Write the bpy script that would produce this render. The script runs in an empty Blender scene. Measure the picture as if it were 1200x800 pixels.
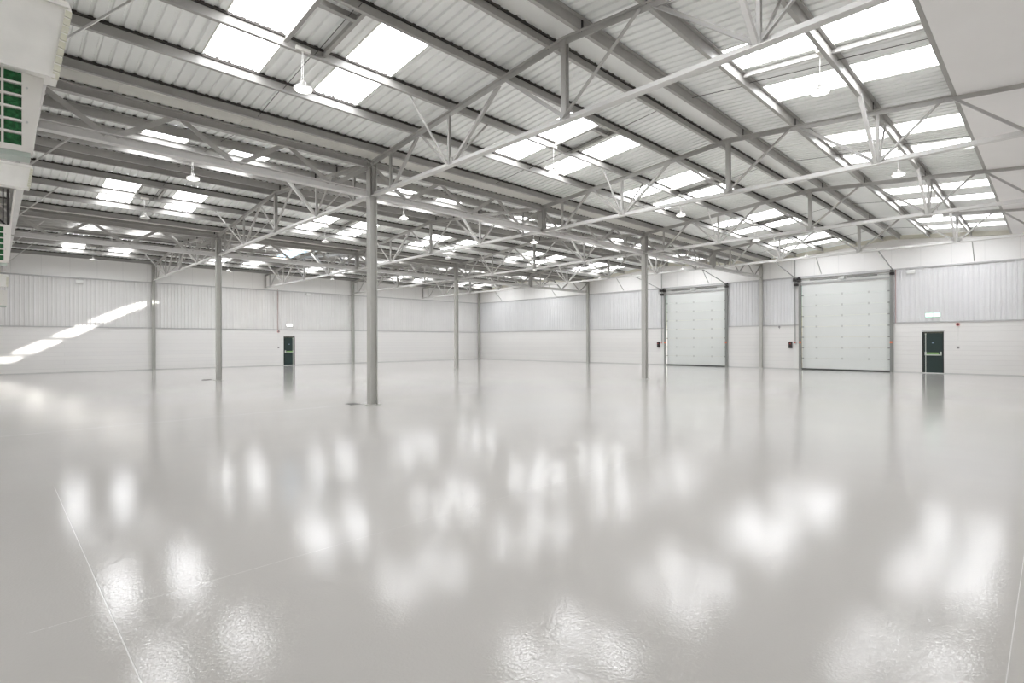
import bpy, bmesh, math, random
from mathutils import Vector, Matrix
random.seed(4)
SC = bpy.context.scene
COL = SC.collection

# ------------------------------------------------------------------ layout (metres)
# x = distance from the wall with the loading doors, y = distance from the long far wall, z up
A, B = 12.948, 12.858            # column grid
XW, YW = 33.55, 38.95            # the two walls behind and beside the camera
RIDGE = B / 2                    # ridge offset inside a roof span
H_CH0, H_CH1 = 6.17, 6.71        # top chord centre line at valley and ridge
SL = (H_CH1 - H_CH0) / RIDGE
H_BOT = 5.38                     # bottom chord centre line
H_SHEET0 = 6.435
PURLINS = [0.37, 1.58, 3.12, 4.5, 5.87]
TRUSS_X = [A * k / 2 for k in (5, 4, 3, 2, 1)]
BAYS = [(TRUSS_X[0], 29.80, 27.85), (TRUSS_X[1], 23.00, 21.05), (TRUSS_X[2], 17.18, 15.15),
        (TRUSS_X[3], 10.32, 8.20), (TRUSS_X[4], 3.95, 1.95)]     # bay, x of its two rooflight strips
RW = 0.475                       # half width of a rooflight
SPANS = [(2 * B + RIDGE, 'near'), (B + RIDGE, 'middle'), (RIDGE, 'far')]


def sheet_z(d):                  # d = distance from the ridge line
    return H_SHEET0 + SL * (RIDGE - abs(d))


# ------------------------------------------------------------------ materials
def mat(name, col, rough=.6, metal=0., emit=None, emit_s=0., spec=.5, noise=0., nscale=3., bump=0., bscale=20.,
        coat=0.):
    m = bpy.data.materials.new(name); m.use_nodes = True
    nt = m.node_tree; b = nt.nodes['Principled BSDF']
    b.inputs['Base Color'].default_value = (*col, 1)
    b.inputs['Roughness'].default_value = rough
    b.inputs['Metallic'].default_value = metal
    b.inputs['Specular IOR Level'].default_value = spec
    b.inputs['Coat Weight'].default_value = coat
    if emit:
        b.inputs['Emission Color'].default_value = (*emit, 1)
        b.inputs['Emission Strength'].default_value = emit_s
    if noise or bump:
        tc = nt.nodes.new('ShaderNodeTexCoord')
        if noise:
            n = nt.nodes.new('ShaderNodeTexNoise'); n.inputs['Scale'].default_value = nscale
            n.inputs['Detail'].default_value = 5
            nt.links.new(tc.outputs['Object'], n.inputs['Vector'])
            r = nt.nodes.new('ShaderNodeValToRGB')
            r.color_ramp.elements[0].position = .3; r.color_ramp.elements[1].position = .7
            r.color_ramp.elements[0].color = (*[c * (1 - noise) for c in col], 1)
            r.color_ramp.elements[1].color = (*[min(1, c * (1 + noise)) for c in col], 1)
            nt.links.new(n.outputs['Fac'], r.inputs['Fac'])
            nt.links.new(r.outputs['Color'], b.inputs['Base Color'])
        if bump:
            n2 = nt.nodes.new('ShaderNodeTexNoise'); n2.inputs['Scale'].default_value = bscale
            nt.links.new(tc.outputs['Object'], n2.inputs['Vector'])
            bp = nt.nodes.new('ShaderNodeBump'); bp.inputs['Strength'].default_value = bump
            bp.inputs['Distance'].default_value = .01
            nt.links.new(n2.outputs['Fac'], bp.inputs['Height'])
            nt.links.new(bp.outputs['Normal'], b.inputs['Normal'])
    return m


M = {}
M['steel'] = mat('painted_grey_steel', (.43, .42, .40), .45, noise=.06, nscale=2)
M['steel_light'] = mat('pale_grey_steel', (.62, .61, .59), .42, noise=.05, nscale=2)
M['purlin'] = mat('galvanised_purlin', (.37, .36, .34), .45, noise=.10, nscale=1.5)
M['filler_gap_shade'] = mat('filler_and_gap_shade', (.05, .045, .04), .9)
M['sheet'] = mat('roof_liner', (.87, .88, .86), .42, noise=.04, nscale=.8)
M['ridge_cap'] = mat('ridge_liner', (.87, .875, .85), .5)
M['gutter'] = mat('gutter', (.74, .73, .68), .5, noise=.06, nscale=1.2)
M['board'] = mat('flat_roof_board', (.80, .785, .77), .7, noise=.03, nscale=.6)
M['clad_b'] = mat('wall_cladding_cool', (.74, .742, .745), .38, noise=.03, nscale=.7)
M['clad_a'] = mat('wall_cladding_warm', (.75, .74, .73), .4, noise=.03, nscale=.7)
M['upper'] = mat('upper_wall_panel', (.85, .84, .825), .5, noise=.02, nscale=.6)
M['flash'] = mat('flashing', (.52, .515, .51), .45)
M['flash_dark'] = mat('flashing_shadow_gap', (.36, .355, .35), .5)
M['white'] = mat('white_coating', (.82, .82, .80), .45)
M['cream'] = mat('cream_casing', (.86, .85, .81), .45, noise=.05, nscale=6)
M['cream_edge'] = mat('cream_canvas_edge', (.70, .69, .57), .7, bump=.6, bscale=30)
M['green_filter'] = mat('green_filter', (.02, .13, .045), .75, noise=.5, nscale=40, bump=1, bscale=60)
M['teal'] = mat('pale_green_tray', (.42, .48, .43), .4)
M['doorpanel'] = mat('sectional_door', (.71, .73, .71), .42, noise=.015, nscale=.7)
M['rubber'] = mat('black_rubber', (.02, .022, .02), .6)
M['dark'] = mat('dark_fitting', (.035, .03, .03), .5)
M['track'] = mat('galv_track', (.30, .305, .29), .45, .3)
M['hinge'] = mat('hinge_plate', (.55, .56, .54), .45)
M['exit'] = mat('exit_door_dark_green', (.016, .035, .032), .35)
M['exitframe'] = mat('exit_frame_black', (.012, .014, .012), .4)
M['barwhite'] = mat('push_bar_pale', (.62, .66, .6), .35)
M['bargreen'] = mat('push_bar_green', (.28, .50, .17), .5)
M['red'] = mat('red_paint', (.50, .05, .04), .45)
M['orange'] = mat('orange_tag', (.75, .22, .12), .5)
M['grey'] = mat('grey_plastic', (.28, .27, .27), .5)
M['blue'] = mat('blue_disc', (.25, .34, .45), .5)
M['sign'] = mat('lit_exit_sign', (.8, .95, .9), .5, emit=(.1, .8, .4), emit_s=.7)
M['signgreen'] = mat('exit_sign_pale', (.7, .95, .85), .5, emit=(.50, 1, .76), emit_s=.9)
M['lampglow'] = mat('lamp_lens', (.9, .9, .85), .4, emit=(1, .99, .93), emit_s=3.)
M['lampoff'] = mat('lamp_lens_off', (.7, .7, .66), .3)
M['lampbody'] = mat('lamp_body_grey', (.38, .37, .35), .4, .3)
M['wire'] = mat('suspension_wire', (.45, .44, .42), .4, .5)
M['gridwhite'] = mat('grille_frame', (.76, .745, .70), .45)
M['gullycover'] = mat('floor_cover_plate', (.045, .04, .035), .6)


def rooflight_mat():
    m = mat('translucent_rooflight_glow', (.85, .87, .9), .35)
    nt = m.node_tree; b = nt.nodes['Principled BSDF']
    tc = nt.nodes.new('ShaderNodeTexCoord')
    n = nt.nodes.new('ShaderNodeTexNoise'); n.inputs['Scale'].default_value = 1.6; n.inputs['Detail'].default_value = 3
    nt.links.new(tc.outputs['Object'], n.inputs['Vector'])
    r = nt.nodes.new('ShaderNodeValToRGB')
    r.color_ramp.elements[0].color = (.90, .92, .98, 1); r.color_ramp.elements[1].color = (1, .995, .98, 1)
    nt.links.new(n.outputs['Fac'], r.inputs['Fac'])
    nt.links.new(r.outputs['Color'], b.inputs['Emission Color'])
    b.inputs['Emission Strength'].default_value = 7.0  # daylight is put in as emission; the panels let none through
    return m


M['rooflight'] = rooflight_mat()


def block_mat():
    """white painted blockwork: courses 0.225 m, faint"""
    m = mat('painted_blockwork', (.82, .81, .79), .5)
    nt = m.node_tree; b = nt.nodes['Principled BSDF']
    g = nt.nodes.new('ShaderNodeNewGeometry')
    sp = nt.nodes.new('ShaderNodeSeparateXYZ'); nt.links.new(g.outputs['Position'], sp.inputs[0])
    ad = nt.nodes.new('ShaderNodeMath'); ad.operation = 'ADD'
    nt.links.new(sp.outputs['X'], ad.inputs[0]); nt.links.new(sp.outputs['Y'], ad.inputs[1])
    cb = nt.nodes.new('ShaderNodeCombineXYZ'); nt.links.new(ad.outputs[0], cb.inputs['X'])
    nt.links.new(sp.outputs['Z'], cb.inputs['Y'])
    br = nt.nodes.new('ShaderNodeTexBrick')
    br.inputs['Scale'].default_value = 1; br.inputs['Mortar Size'].default_value = .012
    br.inputs['Mortar Smooth'].default_value = .5
    br.inputs['Brick Width'].default_value = 60; br.inputs['Row Height'].default_value = .225
    br.inputs['Color1'].default_value = (.82, .81, .79, 1); br.inputs['Color2'].default_value = (.80, .79, .775, 1)
    br.inputs['Mortar'].default_value = (.76, .75, .735, 1)
    nt.links.new(cb.outputs[0], br.inputs['Vector'])
    nt.links.new(br.outputs['Color'], b.inputs['Base Color'])
    bp = nt.nodes.new('ShaderNodeBump'); bp.inputs['Strength'].default_value = .5; bp.inputs['Distance'].default_value = .01
    bp.invert = True
    nt.links.new(br.outputs['Fac'], bp.inputs['Height']); nt.links.new(bp.outputs['Normal'], b.inputs['Normal'])
    return m


M['block'] = block_mat()


def floor_mat():
    """pale grey poured resin with orange-peel surface, slow undulation and joint lines"""
    m = mat('poured_resin_floor', (.5, .49, .47), .13, spec=.21)
    nt = m.node_tree; L = nt.links; b = nt.nodes['Principled BSDF']
    g = nt.nodes.new('ShaderNodeNewGeometry')
    sp = nt.nodes.new('ShaderNodeSeparateXYZ'); L.new(g.outputs['Position'], sp.inputs[0])

    def math_(op, a, c=None, d=None):
        n = nt.nodes.new('ShaderNodeMath'); n.operation = op
        for i, v in enumerate((a, c, d)):
            if v is None: continue
            if isinstance(v, (int, float)): n.inputs[i].default_value = v
            else: L.new(v, n.inputs[i])
        return n.outputs[0]

    def noise(scale, detail, rough=.5):
        n = nt.nodes.new('ShaderNodeTexNoise'); n.inputs['Scale'].default_value = scale
        n.inputs['Detail'].default_value = detail; n.inputs['Roughness'].default_value = rough
        L.new(g.outputs['Position'], n.inputs['Vector']); return n.outputs['Fac']

    def line(coord, at, w, lo=None, hi=None, other=None):
        s = math_('LESS_THAN', math_('ABSOLUTE', math_('SUBTRACT', coord, at)), w)
        if lo is not None:
            s = math_('MULTIPLY', s, math_('GREATER_THAN', other, lo))
            s = math_('MULTIPLY', s, math_('LESS_THAN', other, hi))
        return s
    X, Y = sp.outputs['X'], sp.outputs['Y']
    lines = [line(X, 32.385, .0032, 30.2, 38.9, Y), line(Y, 34.0, .0022, 31.0, 32.75, X), line(Y, 34.0, .0012, 26.0, 31.0, X),
             line(Y, 37.81, .0025, 26, 33, X), line(Y, 25.28, .005), line(Y, 12.42, .005)]
    tot = lines[0]
    for l in lines[1:]: tot = math_('MAXIMUM', tot, l)
    # base colour: almost even, with faint cloudy variation
    cr = nt.nodes.new('ShaderNodeValToRGB')
    cr.color_ramp.elements[0].position = .3; cr.color_ramp.elements[1].position = .7
    cr.color_ramp.elements[0].color = (.53, .513, .487, 1); cr.color_ramp.elements[1].color = (.56, .543, .517, 1)
    L.new(noise(.35, 4), cr.inputs['Fac'])
    mx = nt.nodes.new('ShaderNodeMix'); mx.data_type = 'RGBA'
    L.new(math_('MULTIPLY', tot, .75), mx.inputs[0]); L.new(cr.outputs['Color'], mx.inputs[6])
    mx.inputs[7].default_value = (.86, .85, .83, 1)
    L.new(mx.outputs[2], b.inputs['Base Color'])
    # roughness
    rr = nt.nodes.new('ShaderNodeMapRange'); L.new(noise(1.3, 3), rr.inputs[0])
    rr.inputs[3].default_value = .035; rr.inputs[4].default_value = .06
    L.new(rr.outputs[0], b.inputs['Roughness'])
    # relief: orange peel + roller waves
    b1 = nt.nodes.new('ShaderNodeBump'); b1.inputs['Strength'].default_value = 1; b1.inputs['Distance'].default_value = .0008
    L.new(noise(56, 1.5), b1.inputs['Height'])
    b2 = nt.nodes.new('ShaderNodeBump'); b2.inputs['Strength'].default_value = 1; b2.inputs['Distance'].default_value = .0008
    L.new(noise(3.2, 2.5), b2.inputs['Height']); L.new(b1.outputs['Normal'], b2.inputs['Normal'])
    b3 = nt.nodes.new('ShaderNodeBump'); b3.inputs['Strength'].default_value = .6; b3.inputs['Distance'].default_value = .003
    b3.invert = True
    L.new(tot, b3.inputs['Height']); L.new(b2.outputs['Normal'], b3.inputs['Normal'])
    L.new(b3.outputs['Normal'], b.inputs['Normal'])
    return m


M['floor'] = floor_mat()


# ------------------------------------------------------------------ mesh helpers
class MB:
    """collects pieces of one mesh"""
    def __init__(s): s.v, s.f = [], []

    def add(s, vs, fs):
        o = len(s.v); s.v += [tuple(v) for v in vs]; s.f += [tuple(i + o for i in f) for f in fs]; return s

    def box(s, x0, x1, y0, y1, z0, z1):
        vs = [(x, y, z) for z in (z0, z1) for y in (y0, y1) for x in (x0, x1)]
        return s.add(vs, [(0, 2, 3, 1), (4, 5, 7, 6), (0, 1, 5, 4), (2, 6, 7, 3), (0, 4, 6, 2), (1, 3, 7, 5)])

    def extrude(s, prof, p0, p1, up=(0, 0, 1)):
        """closed 2-D outline (side, up) swept from p0 to p1"""
        p0, p1 = Vector(p0), Vector(p1); d = (p1 - p0).normalized(); up = Vector(up)
        side = d.cross(up)
        if side.length < 1e-4: side = d.cross(Vector((1, 0, 0)))
        side.normalize(); u = side.cross(d).normalized(); n = len(prof)
        vs = [p + side * a + u * c for p in (p0, p1) for a, c in prof]
        fs = [(i, (i + 1) % n, (i + 1) % n + n, i + n) for i in range(n)]
        fs += [tuple(reversed(range(n))), tuple(range(n, 2 * n))]
        return s.add(vs, fs)

    def bar(s, p0, p1, w, h, up=(0, 0, 1)):
        return s.extrude([(-w / 2, -h / 2), (w / 2, -h / 2), (w / 2, h / 2), (-w / 2, h / 2)], p0, p1, up)

    def tube(s, p0, p1, r, n=10):
        return s.extrude([(r * math.cos(2 * math.pi * i / n), r * math.sin(2 * math.pi * i / n)) for i in range(n)], p0, p1)

    def lathe(s, prof, n=20, c=(0, 0, 0)):
        o = len(s.v); k = len(prof)
        for i in range(n):
            a = 2 * math.pi * i / n
            for r, z in prof: s.v.append((c[0] + r * math.cos(a), c[1] + r * math.sin(a), c[2] + z))
        for i in range(n):
            j = (i + 1) % n
            for q in range(k - 1): s.f.append((o + i * k + q, o + j * k + q, o + j * k + q + 1, o + i * k + q + 1))
        s.f.append(tuple(o + i * k for i in reversed(range(n)))); s.f.append(tuple(o + i * k + k - 1 for i in range(n)))
        return s

    def mesh(s, name, m, bevel=0):
        me = bpy.data.meshes.new(name); me.from_pydata(s.v, [], s.f); me.materials.append(m)
        bm = bmesh.new(); bm.from_mesh(me)
        bmesh.ops.recalc_face_normals(bm, faces=bm.faces)
        if bevel:
            bmesh.ops.bevel(bm, geom=list(bm.edges), offset=bevel, segments=2, affect='EDGES', profile=.5)
        bm.to_mesh(me); bm.free(); me.update(); return me

    def obj(s, name, m, parent=None, bevel=0, loc=None):
        o = bpy.data.objects.new(name, s.mesh(name, M[m] if isinstance(m, str) else m, bevel))
        COL.objects.link(o)
        if parent: o.parent = parent
        if loc: o.location = loc
        return o


def tag(o, label=None, cat=None, group=None, kind=None):
    if label: o['label'] = label
    if cat: o['category'] = cat
    if group: o['group'] = group
    if kind: o['kind'] = kind
    return o


def empty(name, loc, label=None, cat=None, group=None, kind=None):
    o = bpy.data.objects.new(name, None); COL.objects.link(o); o.location = loc
    o.empty_display_size = .2
    return tag(o, label, cat, group, kind)


def copy_tree(o, loc, label, parent=None):
    c = o.copy(); COL.objects.link(c)
    if parent: c.parent = parent
    else:
        c.location = loc; c['label'] = label
    for ch in KIDS.get(o.name, []):
        copy_tree(ch, None, None, c)
    return c


KIDS = {}


def kid(mb, name, m, parent, bevel=0):
    o = mb.obj(name, m, parent, bevel); KIDS.setdefault(parent.name, []).append(o); return o


# ------------------------------------------------------------------ section outlines (side, up)
def sec_T(w, h, t):       # flange below, stem up
    return [(-w / 2, 0), (w / 2, 0), (w / 2, t), (t / 2, t), (t / 2, h), (-t / 2, h), (-t / 2, t), (-w / 2, t)]


def sec_T_down(w, h, t):
    return [(-w / 2, 0), (-w / 2, -t), (-t / 2, -t), (-t / 2, -h), (t / 2, -h), (t / 2, -t), (w / 2, -t), (w / 2, 0)]


def sec_H(w, h, tf, tw):
    return [(-w / 2, -h / 2), (w / 2, -h / 2), (w / 2, -h / 2 + tf), (tw / 2, -h / 2 + tf), (tw / 2, h / 2 - tf),
            (w / 2, h / 2 - tf), (w / 2, h / 2), (-w / 2, h / 2), (-w / 2, h / 2 - tf), (-tw / 2, h / 2 - tf),
            (-tw / 2, -h / 2 + tf), (-w / 2, -h / 2 + tf)]


def sec_Z(h, f, t, s=1):
    p = [(0, -h / 2), (f, -h / 2), (f, -h / 2 + .02), (f - t, -h / 2 + .02), (f - t, -h / 2 + t), (t, -h / 2 + t), (t, h / 2),
         (-f, h / 2), (-f, h / 2 - .02), (-f + t, h / 2 - .02), (-f + t, h / 2 - t), (0, h / 2 - t)]
    return [(a * s, b) for a, b in p]


def sec_L(w, t):
    return [(0, 0), (w, 0), (w, t), (t, t), (t, w), (0, w)]


# ------------------------------------------------------------------ camera
F, CY, ROLL, YAW, XC, YC, HC = 623.614, 400.424, -.0033, .7752, 32.8886, 37.9744, 1.6
fw = Vector((-math.sin(YAW), -math.cos(YAW), 0)); R = Vector((fw.y, -fw.x, 0)); D = Vector((0, 0, -1))
c, s = math.cos(ROLL), math.sin(ROLL)
camR = R * c - D * s; camD = R * s + D * c
cam_d = bpy.data.cameras.new('camera'); cam = bpy.data.objects.new('camera', cam_d); COL.objects.link(cam)
mw = Matrix.Identity(4)
for i in range(3):
    mw[i][0], mw[i][1], mw[i][2] = camR[i], -camD[i], -fw[i]
mw[0][3], mw[1][3], mw[2][3] = XC, YC, HC
cam.matrix_world = mw
cam_d.sensor_width = 36; cam_d.lens = F * 36 / 1200; cam_d.shift_y = (CY - 400) / 1200
cam_d.clip_start = .05; cam_d.clip_end = 200
SC.camera = cam

# ------------------------------------------------------------------ floor
fl = MB(); fl.box(-.3, XW + .3, -.3, YW + .3, -.2, 0)
tag(fl.obj('floor', 'floor'), 'glossy pale grey resin floor reflecting the rooflights', 'floor', kind='structure')


# ------------------------------------------------------------------ roof sheeting (the ceiling)
PITCH, RIB_W, RIB_T, RIB_H = .195, .062, .03, .032


def rib_profile(x0, x1):
    """list of (x, dz) across the sheet, ribs at fixed positions so neighbours line up"""
    pts = [(x0, None)]
    k = math.floor(x0 / PITCH) - 1
    while k * PITCH < x1 + PITCH:
        cx = k * PITCH
        for dx, dz in ((-RIB_W / 2, 0), (-RIB_T / 2, RIB_H), (RIB_T / 2, RIB_H), (RIB_W / 2, 0)):
            if x0 < cx + dx < x1: pts.append((cx + dx, dz))
        k += 1
    pts.append((x1, None))

    def h(x):
        u = abs((x + PITCH / 2) % PITCH - PITCH / 2)
        if u <= RIB_T / 2: return RIB_H
        if u >= RIB_W / 2: return 0
        return RIB_H * (RIB_W / 2 - u) / (RIB_W / 2 - RIB_T / 2)
    return [(x, h(x) if dz is None else dz) for x, dz in pts]


def sheet_piece(mb, x0, x1, c, d0, d1, lift=0.):
    """ribbed sheet over x0..x1 and ridge offsets d0..d1 (signed)"""
    pr = rib_profile(x0, x1); n = len(pr)
    vs = [(x, c + d, sheet_z(d) + dz + lift) for d in (d0, d1) for x, dz in pr]
    mb.add(vs, [(i, i + 1, i + 1 + n, i + n) for i in range(n - 1)])


strips = sorted([sx for b in BAYS for sx in b[1:]])
SLOT = (19.55, 20.45)            # roof slot made up over the far span to cast the sun streak
ceil = empty('ceiling', (0, 0, 0), 'white ribbed metal roof liner over three shallow pitched spans', 'ceiling', kind='structure')
for c0, sname in SPANS:
    mb = MB(); cap = MB(); out = MB()
    for sgn in (-1, 1):
        segs = [(.26, 1.62), (1.62, 4.46), (4.46, 6.18)]
        for d0, d1 in segs:
            if sname == 'near' and sgn == 1 and d0 > 4: d1 = 6.43
            cuts = []
            if d0 == 1.62: cuts = [(x - RW, x + RW) for x in strips]
            if sname == 'far':
                dd = 5.1 if sgn == 1 else 1.5
                cuts_slot = SLOT
            else: cuts_slot = None
            x = 0.
            for a, b_ in cuts + [(XW, XW)]:
                if cuts_slot and x < SLOT[0] and a > SLOT[1] - .1:
                    sheet_piece(mb, x, SLOT[0], c0, sgn * d0, sgn * d1)
                    if d0 > 4:                                  # slot ends part way down the outer segments
                        if sgn == 1: sheet_piece(mb, SLOT[0], SLOT[1], c0, sgn * 5.1, sgn * d1)
                        else: sheet_piece(mb, SLOT[0], SLOT[1], c0, sgn * d0, sgn * d1)
                    elif sgn == -1:
                        if d0 > 1.5: sheet_piece(mb, SLOT[0], SLOT[1], c0, sgn * d0, sgn * d1)
                    sheet_piece(mb, SLOT[1], a, c0, sgn * d0, sgn * d1)
                elif a > x:
                    sheet_piece(mb, x, a, c0, sgn * d0, sgn * d1)
                x = b_
    # ridge capping liner
    for x0, x1 in (((0, SLOT[0]), (SLOT[1], XW)) if sname == 'far' else ((0, XW),)):
        cap.add([(x0, c0 - .30, sheet_z(.3) - .004), (x1, c0 - .30, sheet_z(.3) - .004), (x0, c0, sheet_z(0) - .004), (x1, c0, sheet_z(0) - .004),
                 (x0, c0 + .30, sheet_z(.3) - .004), (x1, c0 + .30, sheet_z(.3) - .004)], [(0, 1, 3, 2), (2, 3, 5, 4)])
    o = mb.obj('roof_sheet', 'sheet', ceil)
    o2 = cap.obj('ridge_liner', 'ridge_cap', ceil)
# bars added across the made-up slot to break the sun streak into pieces
for yy in (10.95, 9.48, 8.05):
    gb = MB(); gb.box(SLOT[0], SLOT[1], yy - .16, yy + .16, sheet_z(yy - RIDGE) - .02, sheet_z(yy - RIDGE) + .03)
    gb.obj('streak_gap_bar', 'gutter', ceil)
# flat white board closing the last strip of roof beside the camera
bd = MB(); c0 = SPANS[0][0]
zb = lambda y: sheet_z(y - c0) - .226
bd.add([(0, 36.65, zb(36.73)), (XW, 36.65, zb(36.73)), (XW, YW, zb(YW)), (0, YW, zb(YW)),
        (0, 36.73, zb(36.73) + .004), (XW, 36.73, zb(36.73) + .004), (XW, YW, zb(YW) + .03), (0, YW, zb(YW) + .03)],
       [(0, 1, 2, 3), (4, 5, 6, 7), (0, 1, 5, 4), (1, 2, 6, 5), (2, 3, 7, 6), (3, 0, 4, 7)])
tag(bd.obj('flat_board', 'board', ceil), 'plain white flat boarded strip of roof')

# valley gutters
for n, (yv, lab) in enumerate(((2 * B, 'cream valley gutter above the nearest column'), (B, 'cream valley gutter above the middle row of columns'))):
    g = MB()
    z0 = 6.37
    prof = [(-.36, .10), (-.22, 0), (.22, 0), (.36, .10), (.36, .14), (.22, .02), (-.22, .02), (-.36, .14)]
    g.add([(x, yv + a, z0 + b_) for x in (0, XW) for a, b_ in prof], [(i, (i + 1) % 8, (i + 1) % 8 + 8, i + 8) for i in range(8)])
    gr = g.obj('valley_gutter', 'gutter'); tag(gr, lab, 'gutter', 'valley gutters')
    x = .9
    while x < XW:
        j = MB(); j.box(x - .03, x + .03, yv - .23, yv + .23, z0 - .008, z0 + .004); x += 2.16
        j.obj('joint_strap', 'gutter', gr)
# eaves closing the far edge of the roof
ev = MB(); ev.box(0, XW, .02, .30, 6.34, 6.43)
tag(ev.obj('trim_1', 'gutter'), 'long eaves strip where roof meets the far left wall', 'eaves strip', kind='structure')

# ------------------------------------------------------------------ rooflights (translucent strips, daylight put in as their glow)
SPN = {'near': 'near roof span', 'middle': 'middle roof span', 'far': 'far roof span'}
BAYN = ['bay nearest the heaters', 'second bay from heaters', 'middle bay', 'second bay from loading doors', 'bay nearest loading doors']
SIDE = {-1: 'slope facing the loading doors side', 1: 'x'}
SLOPE = {-1: 'far slope', 1: 'near slope'}
for c0, sname in SPANS:
    for bi, bay in enumerate(BAYS):
        for sgn in (-1, 1):
            for k, sx in enumerate(bay[1:]):
                mb = MB(); sheet_piece(mb, sx - RW - .01, sx + RW + .01, c0, sgn * 1.6, sgn * 4.48, .002)
                o = mb.obj('rooflight', 'rooflight')
                tag(o, '%s rooflight strip, %s of %s, %s' % (('heater side', 'loading door side')[k], SLOPE[sgn], SPN[sname], BAYN[bi]),
                    'rooflight', 'translucent rooflight strips')
                e = MB()
                for ex in (sx - RW, sx + RW):
                    e.extrude([(-.012, -.004), (.012, -.004), (.012, .006), (-.012, .006)], (ex, c0 + sgn * 1.6, sheet_z(1.6) - .008), (ex, c0 + sgn * 4.48, sheet_z(4.48) - .008))
                e.obj('edge_flashing', 'gutter', o)

# ------------------------------------------------------------------ purlins
ORD = ['at the ridge', 'next below the ridge', 'halfway down', 'second up from valley', 'beside the valley gutter']
for c0, sname in SPANS:
    for sgn in (-1, 1):
        for i, d in enumerate(PURLINS):
            y = c0 + sgn * d
            if y > YW - .2: continue
            z = sheet_z(d) - .03 - .095
            cut = sname == 'far' and ((sgn > 0 and i < 4) or (sgn < 0 and i == 0))  # purlins broken off here so sun from the added slot reaches the wall
            mb = MB(); mb.extrude(sec_Z(.19, .07, .006, sgn), (0.02, y, z), (19.5 if cut else XW, y, z))
            o = mb.obj('roof_purlin', 'purlin')
            if cut:
                mb = MB(); mb.extrude(sec_Z(.19, .07, .006, sgn), (20.95, y, z), (XW, y, z))
                tag(mb.obj('roof_purlin', 'purlin'), 'heater side length of the purlin %s, %s of far roof span' % (ORD[i], SLOPE[sgn]), 'purlin', 'roof purlins')
            pl = 'beside the eaves' if (i == 4 and ((sname == 'far' and sgn < 0))) else ORD[i]
            if sname == 'near' and sgn == 1 and i == 4: pl = 'above the flat board'
            tag(o, 'grey steel purlin %s, %s of %s' % (pl, SLOPE[sgn], SPN[sname]), 'purlin', 'roof purlins')
            # dark foam fillers at the ribs, plus a dark strip painted as gap shadow
            f = MB(); k = 1
            while k * PITCH < XW - .1:
                x = k * PITCH
                if not (cut and 19.4 < x < 21): f.box(x - .034, x + .034, y - .030, y + .030, z + .096, z + .135)
                k += 1
            for fa, fb in (((.03, 19.45), (21, XW - .02)) if cut else ((.03, XW - .02),)): f.box(fa, fb, y - .034, y + (.034 if sgn < 0 else -.006), z + .083, z + .118)  # continuous dark strip stands in for the shaded gap over the purlin
            tag(f.obj('rib_filler_and_shade', 'filler_gap_shade', o), 'dark foam fillers and painted shadow line along the top', kind='stuff')
            # joint sleeves where lengths meet over the trusses
            for tx in TRUSS_X:
                sl = MB()
                sl.box(tx - .02, tx + .02, y - .005 if sgn > 0 else y - .012, y + .012 if sgn > 0 else y + .005, z - .10, z + .085)
                sl.obj('cleat', 'dark', o)

# ------------------------------------------------------------------ roof trusses
def make_truss():
    t = empty('roof_truss', (0, 0, 0))
    cz = lambda d: H_CH1 - SL * abs(d)          # local d from ridge
    for sg in (-1, 1):
        mb = MB(); mb.extrude(sec_T_down(.13, .11, .014), (0, 0, cz(0) + .055), (0, sg * 6.36, cz(6.36) + .055))
        kid(mb, 'top_chord', 'steel', t)
    mb = MB()
    mb.extrude(sec_T(.14, .10, .014), (0, -6.36, H_BOT - .05), (0, 6.36, H_BOT - .05))
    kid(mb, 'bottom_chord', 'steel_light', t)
    lo, hi = H_BOT, lambda d: cz(d)
    for d, w in ((0, .10), (-3.2, .06), (3.2, .06), (-5.52, .055), (5.52, .055)):
        mb = MB(); mb.extrude(sec_H(w, w, .008, .008), (0, d, lo - .03), (0, d, hi(d))); kid(mb, 'vertical_strut', 'steel', t)
    for sg in (-1, 1):
        for (a, za), (b_, zb_), w, off in (((0, 0), (1.50, 1), .065, .02), ((1.66, 1), (3.14, 0), .065, -.02),
                                           ((3.27, 0), (4.30, 1), .055, .02), ((4.42, 1), (5.46, 0), .06, -.02)):
            p = [(off, sg * v, (hi(v) - .02 if h_ else lo)) for v, h_ in ((a, za), (b_, zb_))]
            mb = MB(); mb.extrude(sec_L(w, .008), *p); kid(mb, 'diagonal_brace', 'steel', t)
        for sx in (-1, 1):
            mb = MB(); mb.extrude(sec_L(.07 if sx > 0 and sg > 0 else .035, .006), (sx * .03, sg * 3.2, lo - .02), (sx * 1.05, sg * 3.13, sheet_z(3.12) - .20))
            kid(mb, 'purlin_stay', 'steel_light', t)
    for d in (0, 3.2, -3.2):
        mb = MB(); mb.box(-.012, .012, d - .11, d + .11, lo - .03, lo + .13); kid(mb, 'gusset_plate', 'steel', t)
    # end posts where the truss sits on a lattice girder or column
    for sg in (-1, 1):
        mb = MB(); mb.extrude(sec_H(.1, .1, .008, .008), (0, sg * 6.33, lo - .05), (0, sg * 6.33, hi(6.33))); kid(mb, 'end_post', 'steel', t)
    return t


TN = ['directly above the camera end', 'landing on the nearest column row', 'between the two column lines', 'over the middle of the floor on the second column line',
      'closest to the loading door wall']
TRN = ['closest to the wall heaters', 'on the line of the nearest column', 'midway past the nearest column line',
       'on the second line of columns', 'closest to the loading door wall']
proto = make_truss(); first = True
for c0, sname in SPANS:
    for ti, tx in enumerate(TRUSS_X):
        lab = 'grey steel truss of the %s, %s' % (SPN[sname], TRN[ti])
        if first:
            proto.location = (tx, c0, 0); tag(proto, lab, 'roof truss', 'steel roof trusses'); first = False
        else:
            copy_tree(proto, (tx, c0, 0), lab)

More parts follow.
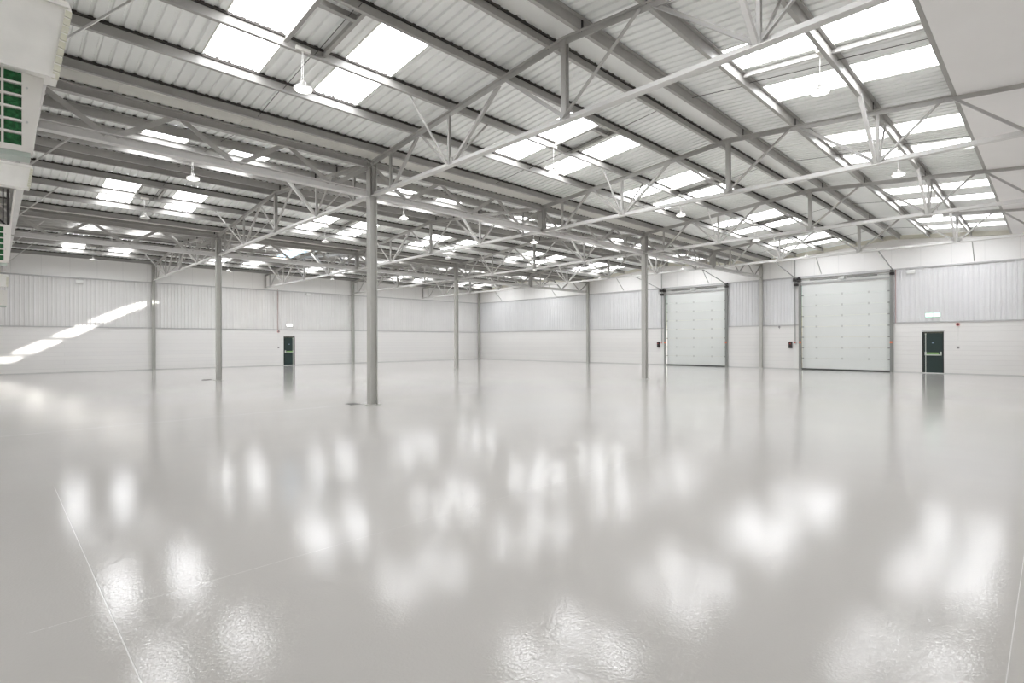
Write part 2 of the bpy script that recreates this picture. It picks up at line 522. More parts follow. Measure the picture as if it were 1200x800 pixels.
# ------------------------------------------------------------------ lattice girders along the valleys
def make_girder(x0, x1, nodes_up, nodes_dn, posts):
    t = empty('lattice_girder', (0, 0, 0))
    mb = MB(); mb.extrude(sec_H(.13, .17, .012, .01), (x0, 0, 6.14), (x1, 0, 6.14)); kid(mb, 'top_chord', 'steel', t)
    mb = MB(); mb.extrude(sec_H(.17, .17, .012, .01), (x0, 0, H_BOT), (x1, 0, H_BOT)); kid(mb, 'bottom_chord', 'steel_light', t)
    allx = sorted([(x, 1) for x in nodes_up] + [(x, 0) for x in nodes_dn])
    for (xa, ua), (xb, ub) in zip(allx, allx[1:]):
        if ua == ub: continue
        g = .07
        pa = (xa + g, 0, 6.08 if ua else 5.45); pb = (xb - g, 0, 6.08 if ub else 5.45)
        mb = MB(); mb.extrude([(-.05, -.006), (.05, -.006), (.05, .006), (-.05, .006)], pa, pb, (0, 1, 0)); kid(mb, 'diagonal_brace', 'steel', t)
    for px in posts:
        mb = MB(); mb.extrude(sec_H(.17, .17, .012, .01), (px, 0, H_BOT), (px, 0, 6.2)); kid(mb, 'mid_post', 'steel', t)
    return t


pn = A / 12
first_g = {}
GY = [(2 * B, 'above the nearest row of columns'), (B, 'above the middle row of columns')]
GX = [('from the nearest column line to the loading door wall half', None)]
for yv, yl in GY:
    for (i0, i1, xl) in ((0, 12, 'at the loading door wall end'), (12, 24, 'in the middle bay'), (24, 31, 'at the wall heater end')):
        key = i0
        lab = 'grey lattice girder %s, %s' % (yl, xl)
        if key not in first_g:
            up = [pn * k for k in range(i0, i1 + 1) if k % 2 == 0]; dn = [pn * k for k in range(i0, i1 + 1) if k % 2 == 1]
            x1 = pn * i1 - .13 if i1 < 31 else XW - .02
            x0 = pn * i0 + (.13 if i0 else .24)
            up[0] = max(up[0], .1)
            posts = [pn * (i0 + 6)]
            t = make_girder(x0, x1, up, dn, posts); first_g[key] = t
            t.location = (0, yv, 0); tag(t, lab, 'lattice girder', 'valley lattice girders')
        else:
            copy_tree(first_g[key], (0, yv, 0), lab)

# ------------------------------------------------------------------ columns
def make_column(w, h, ztop, plate):
    t = empty('steel_column', (0, 0, 0))
    mb = MB(); mb.extrude(sec_H(w, h, .014, .012), (0, 0, 0.0), (0, 0, ztop), (1, 0, 0)); kid(mb, 'shaft', 'steel_col', t)
    mb = MB()
    if plate: mb.box(-.17, .17, -.17, .17, 0, .016)
    else: mb.box(-.1, .1, -.1, .1, 0, .02)
    kid(mb, 'base_plate', 'steel_col', t)
    mb = MB(); mb.box(-w / 2 - .02, w / 2 + .02, -h / 2 - .02, h / 2 + .02, ztop, ztop + .02); kid(mb, 'cap_plate', 'steel_col', t)
    return t


M['steel_col'] = mat('painted_column', (.50, .495, .465), .45, noise=.03, nscale=1.5)
cc = make_column(.19, .20, 6.05, True)
cols = [(2 * A, 2 * B, 'thick grey column nearest the camera, standing free on the floor'), (A, 2 * B, 'free standing grey column in front of the left loading door'),
        (2 * A, B, 'free standing grey column towards the sunlit patch of wall'), (A, B, 'free standing grey column in front of the far corner')]
for n, (x, y, lab) in enumerate(cols):
    if n == 0: cc.location = (x, y, 0); tag(cc, lab, 'column', 'steel columns')
    else: copy_tree(cc, (x, y, 0), lab)
wc = make_column(.17, .17, 6.30, False)
wcols = [(2 * A, .13, 'slim grey column against the far left wall, by the sun streak'), (A, .13, 'slim grey column against the far left wall, right of the exit door'),
         (.12, .12, 'thin column in the far corner of the two walls'), (.13, B, 'grey column on the right wall between corner and loading doors'),
         (.13, 2 * B, 'grey column on the right wall between the two loading doors')]
for n, (x, y, lab) in enumerate(wcols):
    if n == 0: wc.location = (x, y, 0); tag(wc, lab, 'column', 'wall columns')
    else: copy_tree(wc, (x, y, 0), lab)

# ------------------------------------------------------------------ walls
Z1, Z2 = 2.4976, 5.2184
LD = [(19.40, 23.62), (27.86, 32.14)]      # loading door openings (y)
LDH = 5.16
EXB = (33.38, 34.21); EXA = (17.385, 18.165); EXH = 2.03


def corr(mb, axis, u0, u1, z0, z1, off=0., h=.022):
    """vertical ribbed cladding on plane axis=0; u = the other coordinate"""
    P = .185; us = []
    k = math.floor(u0 / P)
    while k * P < u1:
        for du, dd in ((0, 0), (.105, 0), (.122, h), (.168, h)):
            u = k * P + du
            if u0 <= u <= u1: us.append((u, dd))
        k += 1
    us = [(u0, 0)] + us + [(u1, 0)]; n = len(us)
    vs = [((off + d, u, z) if axis == 'x' else (u, off + d, z)) for z in (z0, z1) for u, d in us]
    mb.add(vs, [(i, i + 1, i + 1 + n, i + n) for i in range(n - 1)])


def wall_quads(mb, axis, rects, t=.2, off=0.):
    for u0, u1, z0, z1 in rects:
        if axis == 'x': mb.box(off - t, off, u0, u1, z0, z1)
        else: mb.box(u0, u1, off - t, off, z0, z1)


# right wall (x = 0) with loading doors
wB = empty('wall_right', (0, 0, 0), 'right wall, white blockwork below grey ribbed cladding, with loading doors', 'wall', kind='structure')
mb = MB()
wall_quads(mb, 'x', [(-.2, LD[0][0], 0, Z1), (LD[0][1], LD[1][0], 0, Z1), (LD[1][1], EXB[0], 0, Z1), (EXB[0], EXB[1], EXH, Z1), (EXB[1], YW, 0, Z1)])
mb.obj('blockwork', 'block', wB)
mb = MB()
for u0, u1 in ((0, LD[0][0]), (LD[0][1], LD[1][0]), (LD[1][1], YW)):
    corr(mb, 'x', u0, u1, Z1, Z2, -.03)
mb.obj('ribbed_cladding', 'clad_b', wB)
# upper panels follow the three roof slopes
mb = MB()
top = []
y = 0.
ys = [0, RIDGE, B, B + RIDGE, 2 * B, 2 * B + RIDGE, YW]
for y in ys:
    dd = min(abs(y - c0) for c0, _ in SPANS); top.append((y, sheet_z(min(dd, RIDGE)) + .0))
n = len(ys)
vs = [(x, y, Z2) for x in (-.2, 0) for y in ys] + [(x, y, z) for x in (-.2, 0) for y, z in top]
fs = []
for i in range(n - 1):
    fs += [(n + i, n + i + 1, 3 * n + i + 1, 3 * n + i), (i, i + 1, 2 * n + i + 1, 2 * n + i)]
mb.add(vs, fs); mb.obj('upper_panel', 'upper', wB)
mb = MB()
for k in range(1, 33):
    mb.box(0, .004, k * 1.19, k * 1.19 + .012, Z2, 6.4)
M['joint'] = mat('panel_joint', (.70, .695, .685), .6)
mb.obj('panel_joint', 'joint', wB)
mb = MB(); mb.box(0, .05, 0, YW, Z2 - .03, Z2 + .035); mb.obj('upper_flashing', 'flash', wB)
mb = MB()
for u0, u1 in ((0, LD[0][0]), (LD[0][1], LD[1][0]), (LD[1][1], YW)): mb.box(0, .045, u0, u1, Z1 - .02, Z1 + .035)
mb.obj('sill_flashing', 'flash', wB)
# roof edge member on that wall
mb = MB()
for c0, sname in SPANS:
    for sg in (-1, 1):
        mb.bar((.09, c0, sheet_z(0) - .14), (.09, c0 + sg * 6.3, sheet_z(6.3) - .14), .1, .2)
M['beige'] = mat('beige_rafter', (.66, .64, .55), .5)
mb.obj('gable_rafter', 'beige', wB)

# far left wall (y = 0)
wA = empty('wall_left', (0, 0, 0), 'long far wall, white blockwork below ribbed cladding, crossed by a sun streak', 'wall', kind='structure')
mb = MB()
wall_quads(mb, 'y', [(-.2, EXA[0], 0, Z1), (EXA[0], EXA[1], EXH, Z1), (EXA[1], XW, 0, Z1)])
mb.obj('blockwork', 'block', wA)
mb = MB(); corr(mb, 'y', 0, XW, Z1, Z2, -.03); mb.obj('ribbed_cladding', 'clad_a', wA)
mb = MB(); mb.box(-.2, XW, -.2, 0, Z2, 6.44); mb.obj('upper_panel', 'upper', wA)
mb = MB()
for k in range(1, 28): mb.box(k * 1.19, k * 1.19 + .012, 0, .004, Z2, 6.4)
mb.obj('panel_joint', 'joint', wA)
mb = MB(); mb.box(0, XW, 0, .05, Z2 - .03, Z2 + .035); mb.obj('upper_flashing', 'flash', wA)
mb = MB(); mb.box(0, XW, 0, .045, Z1 - .02, Z1 + .035); mb.obj('sill_flashing', 'flash', wA)

# walls behind and beside the camera
mb = MB(); mb.box(XW, XW + .2, -.2, YW + .2, 0, 7.0)
tag(mb.obj('wall_back', 'upper'), 'white wall beside the camera carrying the wall heaters', 'wall', kind='structure')
mb = MB(); mb.box(-.2, XW, YW, YW + .2, 0, 7.0)
tag(mb.obj('wall_near', 'upper'), 'white party wall on the camera side of the hall', 'wall', kind='structure')
# skirting where walls meet the floor
mb = MB()
for u0, u1 in ((0, LD[0][0] - .1), (LD[0][1] + .1, LD[1][0] - .1), (LD[1][1] + .1, EXB[0] - .02), (EXB[1] + .02, YW)): mb.box(0, .012, u0, u1, 0, .03)
tag(mb.obj('baseboard_right', 'flash'), 'thin grey resin upstand along the foot of the right wall', 'skirting', kind='structure')
mb = MB()
for u0, u1 in ((0, EXA[0] - .02), (EXA[1] + .02, XW)): mb.box(u0, u1, 0, .012, 0, .03)
tag(mb.obj('baseboard_left', 'flash'), 'thin grey resin upstand along the foot of the left wall', 'skirting', kind='structure')


# ------------------------------------------------------------------ loading doors
def loading_door(name, y0, y1, lab):
    t = empty(name, (0, y0, 0), lab, 'loading door', 'sectional loading doors', kind='structure')
    w = y1 - y0; TOP = 4.74

    def P(mb, nm, m, bevel=0, par=t): return mb.obj(nm, m, par, bevel)
    n = 8; ph = (TOP - .05) / n
    for k in range(n):
        mb = MB(); mb.box(-.02, .02, .08, w - .08, .05 + k * ph + .003, .05 + (k + 1) * ph - .003)
        p = P(mb, 'door_panel', 'doorpanel', .004)
        if k:
            for fr in (.19, .48, .77):
                hb = MB(); yy = w * fr; z = .05 + k * ph
                hb.box(.02, .034, yy - .05, yy + .05, z - .055, z + .055)
                hb.box(.03, .045, yy - .05, yy + .05, z - .012, z + .012)
                P(hb, 'hinge', 'hinge', 0, p)
            for yy in (.12, w - .12):
                rb = MB(); rb.box(.02, .05, yy - .05, yy + .05, .05 + k * ph - .03, .05 + k * ph + .02)
                P(rb, 'edge_roller', 'track', 0, p)
    mb = MB(); mb.box(-.03, .03, .06, w - .06, 0, .06); P(mb, 'bottom_seal', 'rubber')
    mb = MB(); mb.box(-.06, -.02, -.05, w + .05, TOP - .02, Z2 - .03); mb.box(-.02, .03, .02, w - .02, TOP - .01, TOP + .04); P(mb, 'lintel_panel', 'white')
    for yy, d in ((-.03, 1), (w + .03, -1)):
        mb = MB(); mb.box(0, .13, yy - .045, yy + .045, 0, LDH + .02)
        mb.box(.10, .16, yy + d * .03, yy + d * .09, 0, LDH - .1)
        P(mb, 'vertical_track', 'track')
        mb = MB(); mb.box(.02, .14, yy + d * .065, yy + d * .095, 0, TOP); P(mb, 'edge_seal', 'dark')
        mb = MB(); mb.box(.05, .18, yy + d * .04 - .05, yy + d * .04 + .05, 1.47, 1.57); P(mb, 'safety_tag', 'orange')
        # pulley plate and cable drum at the head
        mb = MB(); mb.box(.02, .22, yy - .07, yy + .07, LDH - .06, LDH + .04); mb.tube((.14, yy - .09, 5.0), (.14, yy + .11, 5.0), .07, 14)
        P(mb, 'cable_drum', 'dark')
    mb = MB(); mb.tube((.14, 0, 5.0), (.14, w, 5.0), .014, 8); P(mb, 'spring_shaft', 'track')
    for a, b_ in ((.12, .44), (.54, .86)):
        mb = MB(); mb.tube((.14, w * a, 5.0), (.14, w * b_, 5.0), .042, 12); P(mb, 'torsion_spring', 'springs')
    mb = MB(); mb.box(.02, .2, w * .49 - .11, w * .49 + .11, 4.93, 5.08); P(mb, 'centre_bearing', 'hinge')
    mb = MB(); mb.box(0, .1, 0, w, 4.80, 4.84); mb.box(0, .12, 0, w, 5.12, 5.19); P(mb, 'head_rail', 'flash')
    # tie-back struts up to the roof steel
    for yy in (-.14, w + .14):
        mb = MB(); mb.bar((.16, yy, 5.08), (3.95, yy, 5.80), .04, .03); P(mb, 'tie_back_strut', 'track')
    # operator with its cable down to the control box
    mb = MB(); mb.box(.02, .26, -.34, -.12, 4.98, 5.16); mb.box(.04, .22, -.30, -.10, 4.72, 4.86); P(mb, 'operator_motor', 'dark', .01)
    return t


M['springs'] = mat('spring_steel', (.22, .22, .21), .5, .4)
loading_door('door_1', *LD[0], 'left sectional loading door, white panels between grey tracks')
loading_door('door_2', *LD[1], 'right sectional loading door, larger looking white panelled one beside the exit')
for (y0, y1), nm in zip(LD, ('left', 'right')):
    yy = y0 - .53
    t = empty('door_control_box', (0, yy, 1.37), 'black control box on the wall left of the %s loading door' % nm, 'control box', 'loading door controls')
    mb = MB(); mb.box(0, .12, -.09, .09, -.19, .19); mb.obj('housing', 'dark', t, .01)
    mb = MB(); mb.tube((.12, 0, .08), (.15, 0, .08), .03, 12); mb.obj('stop_button', 'red', t)
    t = empty('isolator_switch', (0, y0 - .28, 1.50), 'small red and white isolator left of the %s loading door track' % nm, 'switch', 'door isolators')
    mb = MB(); mb.box(0, .08, -.06, .06, -.07, .07); mb.obj('box', 'gridwhite', t, .008)
    mb = MB(); mb.tube((.08, 0, 0), (.11, 0, 0), .035, 12); mb.obj('rotary_knob', 'red', t)
    mb = MB(); mb.tube((.05, y0 - .28, 1.58), (.05, y0 - .28, 6.45), .02, 8)
    tag(mb.obj('conduit', 'track'), 'thin grey conduit running up left of the %s loading door' % nm, 'conduit', 'door conduits')
    mb = MB(); mb.box(0, .03, y0 - .38, y0 - .10, .03, 1.42)
    tag(mb.obj('cover_plate', 'white'), 'white upright cover strip left of the %s loading door' % nm, 'cover strip', 'door cover strips')
M['redline'] = mat('dull_red', (.45, .30, .29), .5)
mb = MB(); mb.tube((.05, LD[1][1] + .17, 2.5), (.05, LD[1][1] + .17, 5.2), .017, 8)
tag(mb.obj('red_conduit', 'redline'), 'thin red pipe right of the right loading door', 'conduit')


# ------------------------------------------------------------------ exit doors
def exit_door(name, along, u0, u1, lab, flip):
    t = empty(name, (0, 0, 0), lab, 'exit door', 'dark exit doors', kind='structure')

    def bx(mb, ua, ub, d0, d1, z0, z1):
        if flip: ua, ub = u0 + u1 - ub, u0 + u1 - ua
        if along == 'y': mb.box(d0, d1, ua, ub, z0, z1)
        else: mb.box(ua, ub, d0, d1, z0, z1)
    mb = MB()
    bx(mb, u0, u0 + .05, -.15, .012, 0, EXH); bx(mb, u1 - .05, u1, -.15, .012, 0, EXH); bx(mb, u0 + .05, u1 - .05, -.15, .012, EXH - .05, EXH)
    mb.obj('door_frame', 'exitframe', t)
    mb = MB(); bx(mb, u0 + .055, u1 - .055, -.07, -.02, .025, EXH - .055); leaf = mb.obj('door_leaf', 'exit', t)
    mb = MB(); bx(mb, u0 + .12, u0 + .145, -.02, .03, .03, EXH - .1); bx(mb, u0 + .11, u0 + .155, -.02, .045, 1.88, 1.95)
    mb.obj('vertical_bolt', 'barwhite', t)
    mb = MB(); bx(mb, u0 + .10, u1 - .08, .03, .065, .87, .92); bx(mb, u0 + .10, u0 + .16, -.02, .065, .87, 1.05); bx(mb, u1 - .14, u1 - .08, -.02, .065, .87, 1.05)
    mb.obj('push_bar', 'barwhite', t)
    mb = MB(); bx(mb, u0 + .17, u1 - .19, .02, .04, .94, 1.01); mb.obj('push_bar_label', 'bargreen', t)
    mb = MB(); um = (u0 + u1) / 2
    bx(mb, um - .04, um + .04, -.02, -.014, 1.46, 1.51); mb.obj('door_disc', 'blue', t)
    mb = MB(); bx(mb, u0, u1, -.15, .02, 0, .022); mb.obj('threshold', 'white', t)
    mb = MB(); bx(mb, u0 - .02, u1 + .02, 0, .03, EXH + .03, EXH + .06); mb.obj('drip_rail', 'flash', t)
    return t


exit_door('door_3', 'y', *EXB, 'dark green exit door with pale push bar in the right wall', False)
exit_door('door_4', 'x', *EXA, 'dark exit door with push bar in the far left wall', False)

# exit sign over the right door: two lit panels, running figure and arrow
t = empty('exit_sign', (0, 33.80, 2.84), 'lit green exit sign above the exit door in the right wall', 'exit sign')
mb = MB(); mb.box(0, .06, -.30, .30, -.10, .10); mb.obj('housing', 'white', t, .01)
mb = MB(); mb.box(.06, .066, -.28, -.02, -.085, .085); mb.box(.06, .066, .03, .28, -.085, .085); mb.obj('lit_panel', 'signgreen', t)
mb = MB()
f = .067
mb.box(f, f + .003, -.22, -.17, .045, .075)                       # head
mb.bar((f, -.19, .04), (f, -.15, -.01), .006, .035, (1, 0, 0)); mb.bar((f, -.15, -.01), (f, -.20, -.07), .006, .022, (1, 0, 0))
mb.bar((f, -.15, -.01), (f, -.10, -.06), .006, .022, (1, 0, 0)); mb.bar((f, -.17, .03), (f, -.24, .01), .006, .018, (1, 0, 0))
mb.box(f, f + .003, .12, .24, -.015, .015)
mb.bar((f, .06, 0), (f, .13, .06), .006, .028, (1, 0, 0)); mb.bar((f, .06, 0), (f, .13, -.06), .006, .028, (1, 0, 0))
mb.obj('pictogram', 'sign', t)
# lit emergency light over the far door
t = empty('emergency_light', (17.77, 0, 2.83), 'glowing emergency light above the exit door in the far left wall', 'emergency light')
mb = MB(); mb.box(-.22, .22, 0, .05, -.10, .10); mb.obj('housing', 'white', t, .01)
mb = MB(); mb.box(-.19, .19, .05, .075, -.075, .075); pass
M['glow_soft'] = mat('soft_glow', (.9, .9, .9), .5, emit=(1, 1, .97), emit_s=2.2)
mb.obj('lens', 'glow_soft', t, .01)


def call_point(loc, axis, lab, z1, m0, m1):
    """red sounder above, grey call point below, thin conduit between"""
    t = empty('fire_alarm_point', loc, lab, 'fire alarm', 'fire alarm points')
    def P(z, r, d, nm, m):
        mb = MB()
        if axis == 'x': mb.tube((0, 0, z), (d, 0, z), r, 16)
        else: mb.tube((0, 0, z), (0, d, z), r, 16)
        mb.obj(nm, m, t)
    P(0, .085, .05, 'sounder_base', 'pinkbase'); P(0, .055, .09, 'sounder', m0)
    mb = MB()
    if axis == 'x': mb.tube((.012, 0, -.08), (.012, 0, z1 + .05), .01, 6)
    else: mb.tube((0, .012, -.08), (0, .012, z1 + .05), .01, 6)
    mb.obj('link_conduit', 'white', t)
    mb = MB()
    if axis == 'x': mb.box(0, .05, -.05, .05, z1 - .05, z1 + .05)
    else: mb.box(-.05, .05, 0, .05, z1 - .05, z1 + .05)
    mb.obj('call_button', m1, t, .006)
    return t


M['pinkbase'] = mat('pale_red_base', (.75, .42, .40), .5)
M['darkred'] = mat('dark_red', (.12, .02, .025), .4)
call_point((0, 34.74, 2.36), 'x', 'red alarm sounder and grey call point right of the right wall exit door', -1.10, 'darkred', 'grey')
call_point((18.53, 0, 2.38), 'y', 'alarm sounder and call point left of the far left wall exit door', -1.12, 'grey', 'grey')
mb = MB(); mb.tube((18.57, .03, 2.50), (18.57, .03, 5.30), .018, 8)
M['redline'] = mat('dull_red', (.45, .30, .29), .5)
tag(mb.obj('red_conduit', 'redline'), 'thin red pipe running down to the far left exit door', 'conduit')

for (loc, ax, lab) in (((0, 32.95, 5.03), 'x', 'small white flood light box above the right exit door'),
                       ((29.35, 0, 5.02), 'y', 'small white box light high on the left wall above the sun streak'),
                       ((16.41, 0, 5.08), 'y', 'small white box light high on the left wall right of the exit door')):
    t = empty('wall_light', loc, lab, 'wall light', 'small wall lights')
    mb = MB()
    if ax == 'x': mb.box(0, .12, -.17, .17, -.09, .09)
    else: mb.box(-.17, .17, 0, .12, -.09, .09)
    mb.obj('housing', 'white', t, .015)
    mb = MB()
    if ax == 'x': mb.box(.03, .10, -.13, .13, -.10, -.09)
    else: mb.box(-.13, .13, .03, .10, -.10, -.09)
    mb.obj('lens', 'lampoff', t)
t = empty('wall_detector', (0, 26.72, 2.42), 'tiny grey detector on the wall between the loading doors', 'detector')
mb = MB(); mb.box(0, .05, -.04, .04, -.05, .05); mb.obj('housing', 'grey', t, .006)
mb = MB(); mb.tube((.03, 0, -.05), (.03, 0, -.11), .015, 8); mb.obj('stub', 'grey', t)


# ------------------------------------------------------------------ pendant lamps
def make_lamp(lit):
    t = empty('pendant_lamp', (0, 0, 0))
    mb = MB()
    mb.tube((0, 0, .13), (0, 0, .66), .005, 6); mb.tube((.035, 0, .08), (.012, 0, .66), .004, 6)
    kid(mb, 'suspension_wire', 'wire', t)
    mb = MB(); mb.lathe([(.02, .14), (.045, .13), (.05, .075), (.07, .065), (.12, .045), (.15, .02), (.155, 0), (.15, 0)], 20)
    kid(mb, 'lamp_housing', 'lampbody', t)
    mb = MB(); mb.lathe([(.148, .012), (.14, -.012), (.10, -.028), (.02, -.034)], 20)
    kid(mb, 'lens', 'lampglow' if lit else 'lampoff', t)
    mb = MB(); mb.box(-.12, .12, -.03, .02, .64, .70); kid(mb, 'junction_box', 'gridwhite', t)
    return t


LX = [29.12, 22.72, 16.2, 9.72, 3.25]
protos = {}
for c0, sname in SPANS:
    for bi, lx in enumerate(LX):
        for sgn in (-1, 1):
            lit = not (sname == 'far' or (sname == 'middle' and sgn == -1))
            lab = '%s pendant lamp, %s of %s, %s' % ('glowing' if lit else 'unlit', SLOPE[sgn], SPN[sname], BAYN[bi])
            loc = (lx, c0 + sgn * 3.02, 5.86)
            if lit not in protos:
                protos[lit] = make_lamp(lit); protos[lit].location = loc; tag(protos[lit], lab, 'pendant lamp', 'pendant lamps')
            else: copy_tree(protos[lit], loc, lab)


# ------------------------------------------------------------------ trimmer frames between the rooflights, sag rods
def make_trimmer():
    t = empty('rooflight_trimmer', (0, 0, 0))        # origin: rooflight centre x, ridge line
    z = lambda d: sheet_z(d) - .10
    for x in (-.42, -1.08):
        mb = MB(); mb.extrude(sec_T(.07, .12, .01), (x, -3.10, z(3.10) - .03), (x, -1.60, z(1.60) - .03)); kid(mb, 'side_trimmer', 'purlin', t)
    mb = MB(); mb.extrude(sec_T(.09, .12, .01), (-.42, -1.93, z(1.93) - .03), (-1.08, -1.93, z(1.93) - .03)); kid(mb, 'cross_trimmer', 'purlin', t)
    return t


def make_rod(sg):
    t = empty('sag_rod', (0, 0, 0))
    ds = [.37, 1.58, 3.12, 4.5, 5.87]
    for a, b_ in zip(ds, ds[1:]):
        mb = MB(); mb.tube((0, sg * a, sheet_z(a) - .10), (0, sg * b_, sheet_z(b_) - .14), .006, 6)
        kid(mb, 'rod', 'dark', t)
    return t


tp = None; rods = {}
for c0, sname in SPANS:
    for bi, bay in enumerate(BAYS):
        lab = 'small steel trimmer frame between rooflights, %s, %s' % (SPN[sname], BAYN[bi])
        if tp is None:
            tp = make_trimmer(); tp.location = (bay[1], c0, 0); tag(tp, lab, 'trimmer frame', 'rooflight trimmer frames')
        else: copy_tree(tp, (bay[1], c0, 0), lab)
        for sg in (-1, 1):
            lab = 'thin dark sag rod, %s of %s, %s' % (SLOPE[sg], SPN[sname], BAYN[bi])
            loc = ((bay[1] + bay[2]) / 2 + .05, c0, 0)
            if sg not in rods:
                rods[sg] = make_rod(sg); rods[sg].location = loc; tag(rods[sg], lab, 'sag rod', 'sag rods')
            else: copy_tree(rods[sg], loc, lab)


t = empty('trimmer_bar', (22.40, c0 + 0, 0), 'pale bar between the two rooflights nearest the white boarded roof strip', 'trimmer bar')
c0 = SPANS[0][0]; t.location = (22.40, c0, 0)
mb = MB(); mb.extrude(sec_T(.06, .09, .01), (0, 1.60, sheet_z(1.6) - .11), (0, 4.46, sheet_z(4.46) - .11)); mb.obj('bar', 'steel_light', t)
mb = MB(); mb.extrude(sec_L(.05, .008), (-.13, 1.60, sheet_z(1.6) - .06), (-.13, 4.46, sheet_z(4.46) - .06)); mb.obj('edge_angle', 'steel_light', t)
# stays tying the loading door wall head to the roof
for c0, sname in SPANS:
    for sg in (-1, 1):
        y = c0 + sg * 3.2
        mb = MB(); mb.bar((.09, y, 5.30), (1.0, y, 6.12), .035, .03)
        tag(mb.obj('wall_stay', 'steel'), 'short slanting steel stay high on the right wall, %s half of %s' % ('near' if sg > 0 else 'far', SPN[sname]), 'wall stay', 'wall stays')

# ------------------------------------------------------------------ wall heaters with green filter grilles, left of the camera
def heater(lab, Y, box, grille, depth, mg, rows, cols_, pad='green_filter'):
    """box=(z0,z1,x at top, x at bottom) casing end profile; grille=(z0,z1,x right, slope side top, bottom)"""
    t = empty('wall_heater', (XW, Y, grille[0]), lab, 'wall heater', 'wall heaters with green filters')
    O = Vector((XW, Y, grille[0]))

    def loc(pts): return [Vector(p) - O for p in pts]
    z0, z1, xt, xb = box
    # tapered white casing
    mb = MB()
    pr = [(XW - .01, z0 + .02), (xb, z0), (xb - .004, z0 + .02), (xt, z1 - .035), (xt + .01, z1), (XW - .01, z1 + .02)]
    vs = loc([(x, y, z) for y in (Y, Y - .12) for x, z in pr]); n = len(pr)
    mb.add(vs, [(i, (i + 1) % n, (i + 1) % n + n, i + n) for i in range(n)] + [tuple(range(n)), tuple(reversed(range(n, 2 * n)))])
    mb.obj('casing', 'cream', t)
    # folded canvas edge down the end of the casing
    mb = MB(); k = 9
    for i in range(k):
        a, b_ = i / k, (i + .75) / k
        xa, xb_ = xb + (xt - xb) * a, xb + (xt - xb) * b_
        za, zb_ = z0 + (z1 - .03 - z0) * a, z0 + (z1 - .03 - z0) * b_
        mb.bar(Vector((xa + .012, Y + .004, za)) - O, Vector((xb_ + .012, Y + .004, zb_)) - O, .03, .012, (0, 1, 0))
    mb.obj('canvas_edge', 'cream_edge', t)
    mb = MB(); mb.bar(Vector((xt + .015, Y + .008, z1 - .01)) - O, Vector((XW - .02, Y + .008, z1 + .01)) - O, .02, .03, (0, 0, 1))
    mb.bar(Vector((xb + .01, Y + .008, z0 + .012)) - O, Vector((XW - .02, Y + .008, z0 + .03)) - O, .02, .02, (0, 0, 1))
    mb.obj('casing_flange', 'cream', t)
    # grille: frame with windows onto green filter pads
    g0, g1, gx, st, sb = grille
    yf = Y - .03
    W = XW - .05 - gx; m_ = mg
    cw = (W - 2 * m_) / cols_; rh = (g1 - g0 - 2 * m_ * .9) / rows
    mb = MB()
    mb.box(*(gx - O.x, gx + m_ - O.x), yf - .03 - O.y, yf - O.y, g0 - O.z, g1 - O.z)
    mb.box(XW - .05 - m_ - O.x, XW - .05 - O.x, yf - .03 - O.y, yf - O.y, g0 - O.z, g1 - O.z)
    for q in range(rows + 1):
        zz = g0 + m_ * .9 + q * rh
        h2 = .006 if 0 < q < rows else m_ * .45
        zc = zz if 0 < q < rows else (g0 + m_ * .45 if q == 0 else g1 - m_ * .45)
        mb.box(gx + m_ - O.x, XW - .05 - m_ - O.x, yf - .03 - O.y, yf - O.y, zc - h2 - O.z, zc + h2 - O.z)
    for q in range(1, cols_):
        xx = gx + m_ + q * cw
        mb.box(xx - .005 - O.x, xx + .005 - O.x, yf - .03 - O.y, yf - .001 - O.y, g0 - O.z + .01, g1 - O.z - .01)
    mb.obj('grille_frame', 'gridwhite', t)
    mb = MB(); mb.box(gx + m_ * .6 - O.x, XW - .06 - O.x, yf - .05 - O.y, yf - .022 - O.y, g0 + .01 - O.z, g1 - .01 - O.z)
    mb.obj('filter_pad', pad, t)
    # slanted end cheek
    mb = MB()
    pr = [(gx + .004, g0), (gx + .004, g1), (st, g1), (sb, g0)]
    vs = loc([(x, y, z) for y in (yf - .005, yf - .03) for x, z in pr])
    mb.add(vs, [(0, 1, 2, 3), (7, 6, 5, 4), (0, 4, 5, 1), (1, 5, 6, 2), (2, 6, 7, 3), (3, 7, 4, 0)])
    mb.obj('end_cheek', 'gridwhite', t)
    # body back to the wall side and drip tray
    mb = MB(); mb.box(gx + .05 - O.x, XW - .02 - O.x, yf - depth - O.y, yf - .052 - O.y, g0 + .02 - O.z, g1 - O.z); mb.obj('body', 'steel_light', t)
    mb = MB(); mb.box(gx + .0 - O.x, XW - .02 - O.x, yf - .12 - O.y, yf - .0 - O.y, g0 - .03 - O.z, g0 - .002 - O.z); mb.obj('drip_tray', 'teal', t)
    mb = MB()
    for q in range(2): mb.tube(Vector((gx + m_ * .4, yf + .003, g0 + (g1 - g0) * (.35 + .4 * q))) - O, Vector((gx + m_ * .4, yf - .01, g0 + (g1 - g0) * (.35 + .4 * q))) - O, .006, 8)
    mb.obj('screw', 'hinge', t)
    return t


heater('largest white wall heater at the top left, green filter squares below its casing', 34.0, (3.10, 3.55, 32.548, 32.612), (2.665, 3.14, 32.727, 32.665, 32.715), .35, .035, 6, 9)
heater('smaller white wall heater behind and below the largest one', 29.0, (3.53, 3.82, 32.50, 32.535), (2.59, 3.06, 32.742, 32.70, 32.725), .4, .03, 6, 9)
heater('smallest white wall heater at the left edge, farthest from the camera', 24.5, (2.64, 2.86, 32.65, 32.66), (2.30, 2.58, 32.68, 32.665, 32.67), .4, .1, 2, 3, 'grey')
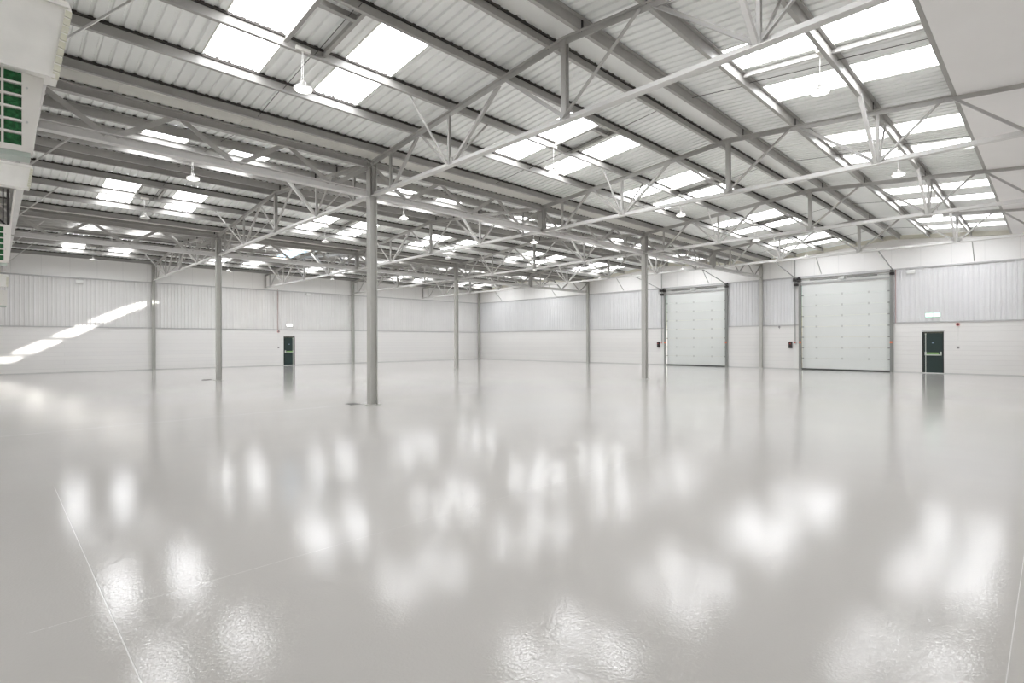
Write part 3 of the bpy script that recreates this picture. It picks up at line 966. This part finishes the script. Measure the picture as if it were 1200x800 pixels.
# bracket post and slanted pale duct edge beyond the second heater
t = empty('heater_bracket', (32.7, 28.4, 0), 'dark steel bracket post with pale slanting strip behind the smaller heater', 'bracket')
mb = MB(); mb.box(.01, .035, -.03, 0, 3.06, 3.62); mb.box(.06, .075, -.03, 0, 3.06, 3.62); mb.bar((.045, -.01, 3.15), (.3, -.01, 3.4), .02, .02); mb.obj('post', 'dark', t)
mb = MB(); mb.bar((-.045, 0, 3.62), (.005, 0, 3.06), .02, .035, (0, 1, 0)); mb.obj('pale_strip', 'gridwhite', t)
mb = MB(); mb.bar((.0, -.02, 3.10), (.86, -.02, 3.10), .03, .04); mb.obj('wall_arm', 'dark', t)

# ------------------------------------------------------------------ floor cover plates
for x, y, w, lab in ((26.17, 25.2, .13, 'flat black cover plate set in the floor beside the nearest column'),
                     (26.21, 12.32, .16, 'flat black cover plate set in the floor left of the second column')):
    t = empty('floor_cover_plate', (x, y, 0), lab, 'floor plate', 'black floor plates')
    mb = MB(); mb.box(-w, w, -.17, .17, 0, .008); mb.obj('plate', 'gullycover', t)
    mb = MB(); mb.box(-w - .02, w + .02, -.19, .19, 0, .004); mb.obj('rim', 'grey', t)

# ------------------------------------------------------------------ light
w = bpy.data.worlds.new('sky'); SC.world = w; w.use_nodes = True
nt = w.node_tree; bg = nt.nodes['Background']
sky = nt.nodes.new('ShaderNodeTexSky'); sky.sky_type = 'NISHITA'; sky.sun_disc = False
sky.sun_elevation = math.radians(20); sky.sun_rotation = 0
nt.links.new(sky.outputs[0], bg.inputs[0]); bg.inputs[1].default_value = .25
sd = bpy.data.lights.new('sun', 'SUN'); sd.energy = 10; sd.angle = math.radians(.8); sd.color = (1, .97, .92)
sun = bpy.data.objects.new('sun', sd); COL.objects.link(sun)
dirv = Vector((1.086, -1, -.513)).normalized()
sun.rotation_euler = (-dirv).to_track_quat('Z', 'Y').to_euler()
sun.location = (10, 20, 12)

SC.view_settings.view_transform = 'Standard'; SC.view_settings.look = 'None'
SC.view_settings.gamma = 1; SC.view_settings.use_curve_mapping = False
SC.view_settings.exposure = 0.33
cy = SC.cycles
cy.max_bounces = 10; cy.diffuse_bounces = 6; cy.glossy_bounces = 4; cy.transmission_bounces = 2
cy.use_denoising = True
cy.sample_clamp_indirect = 8
cy.use_adaptive_sampling = True
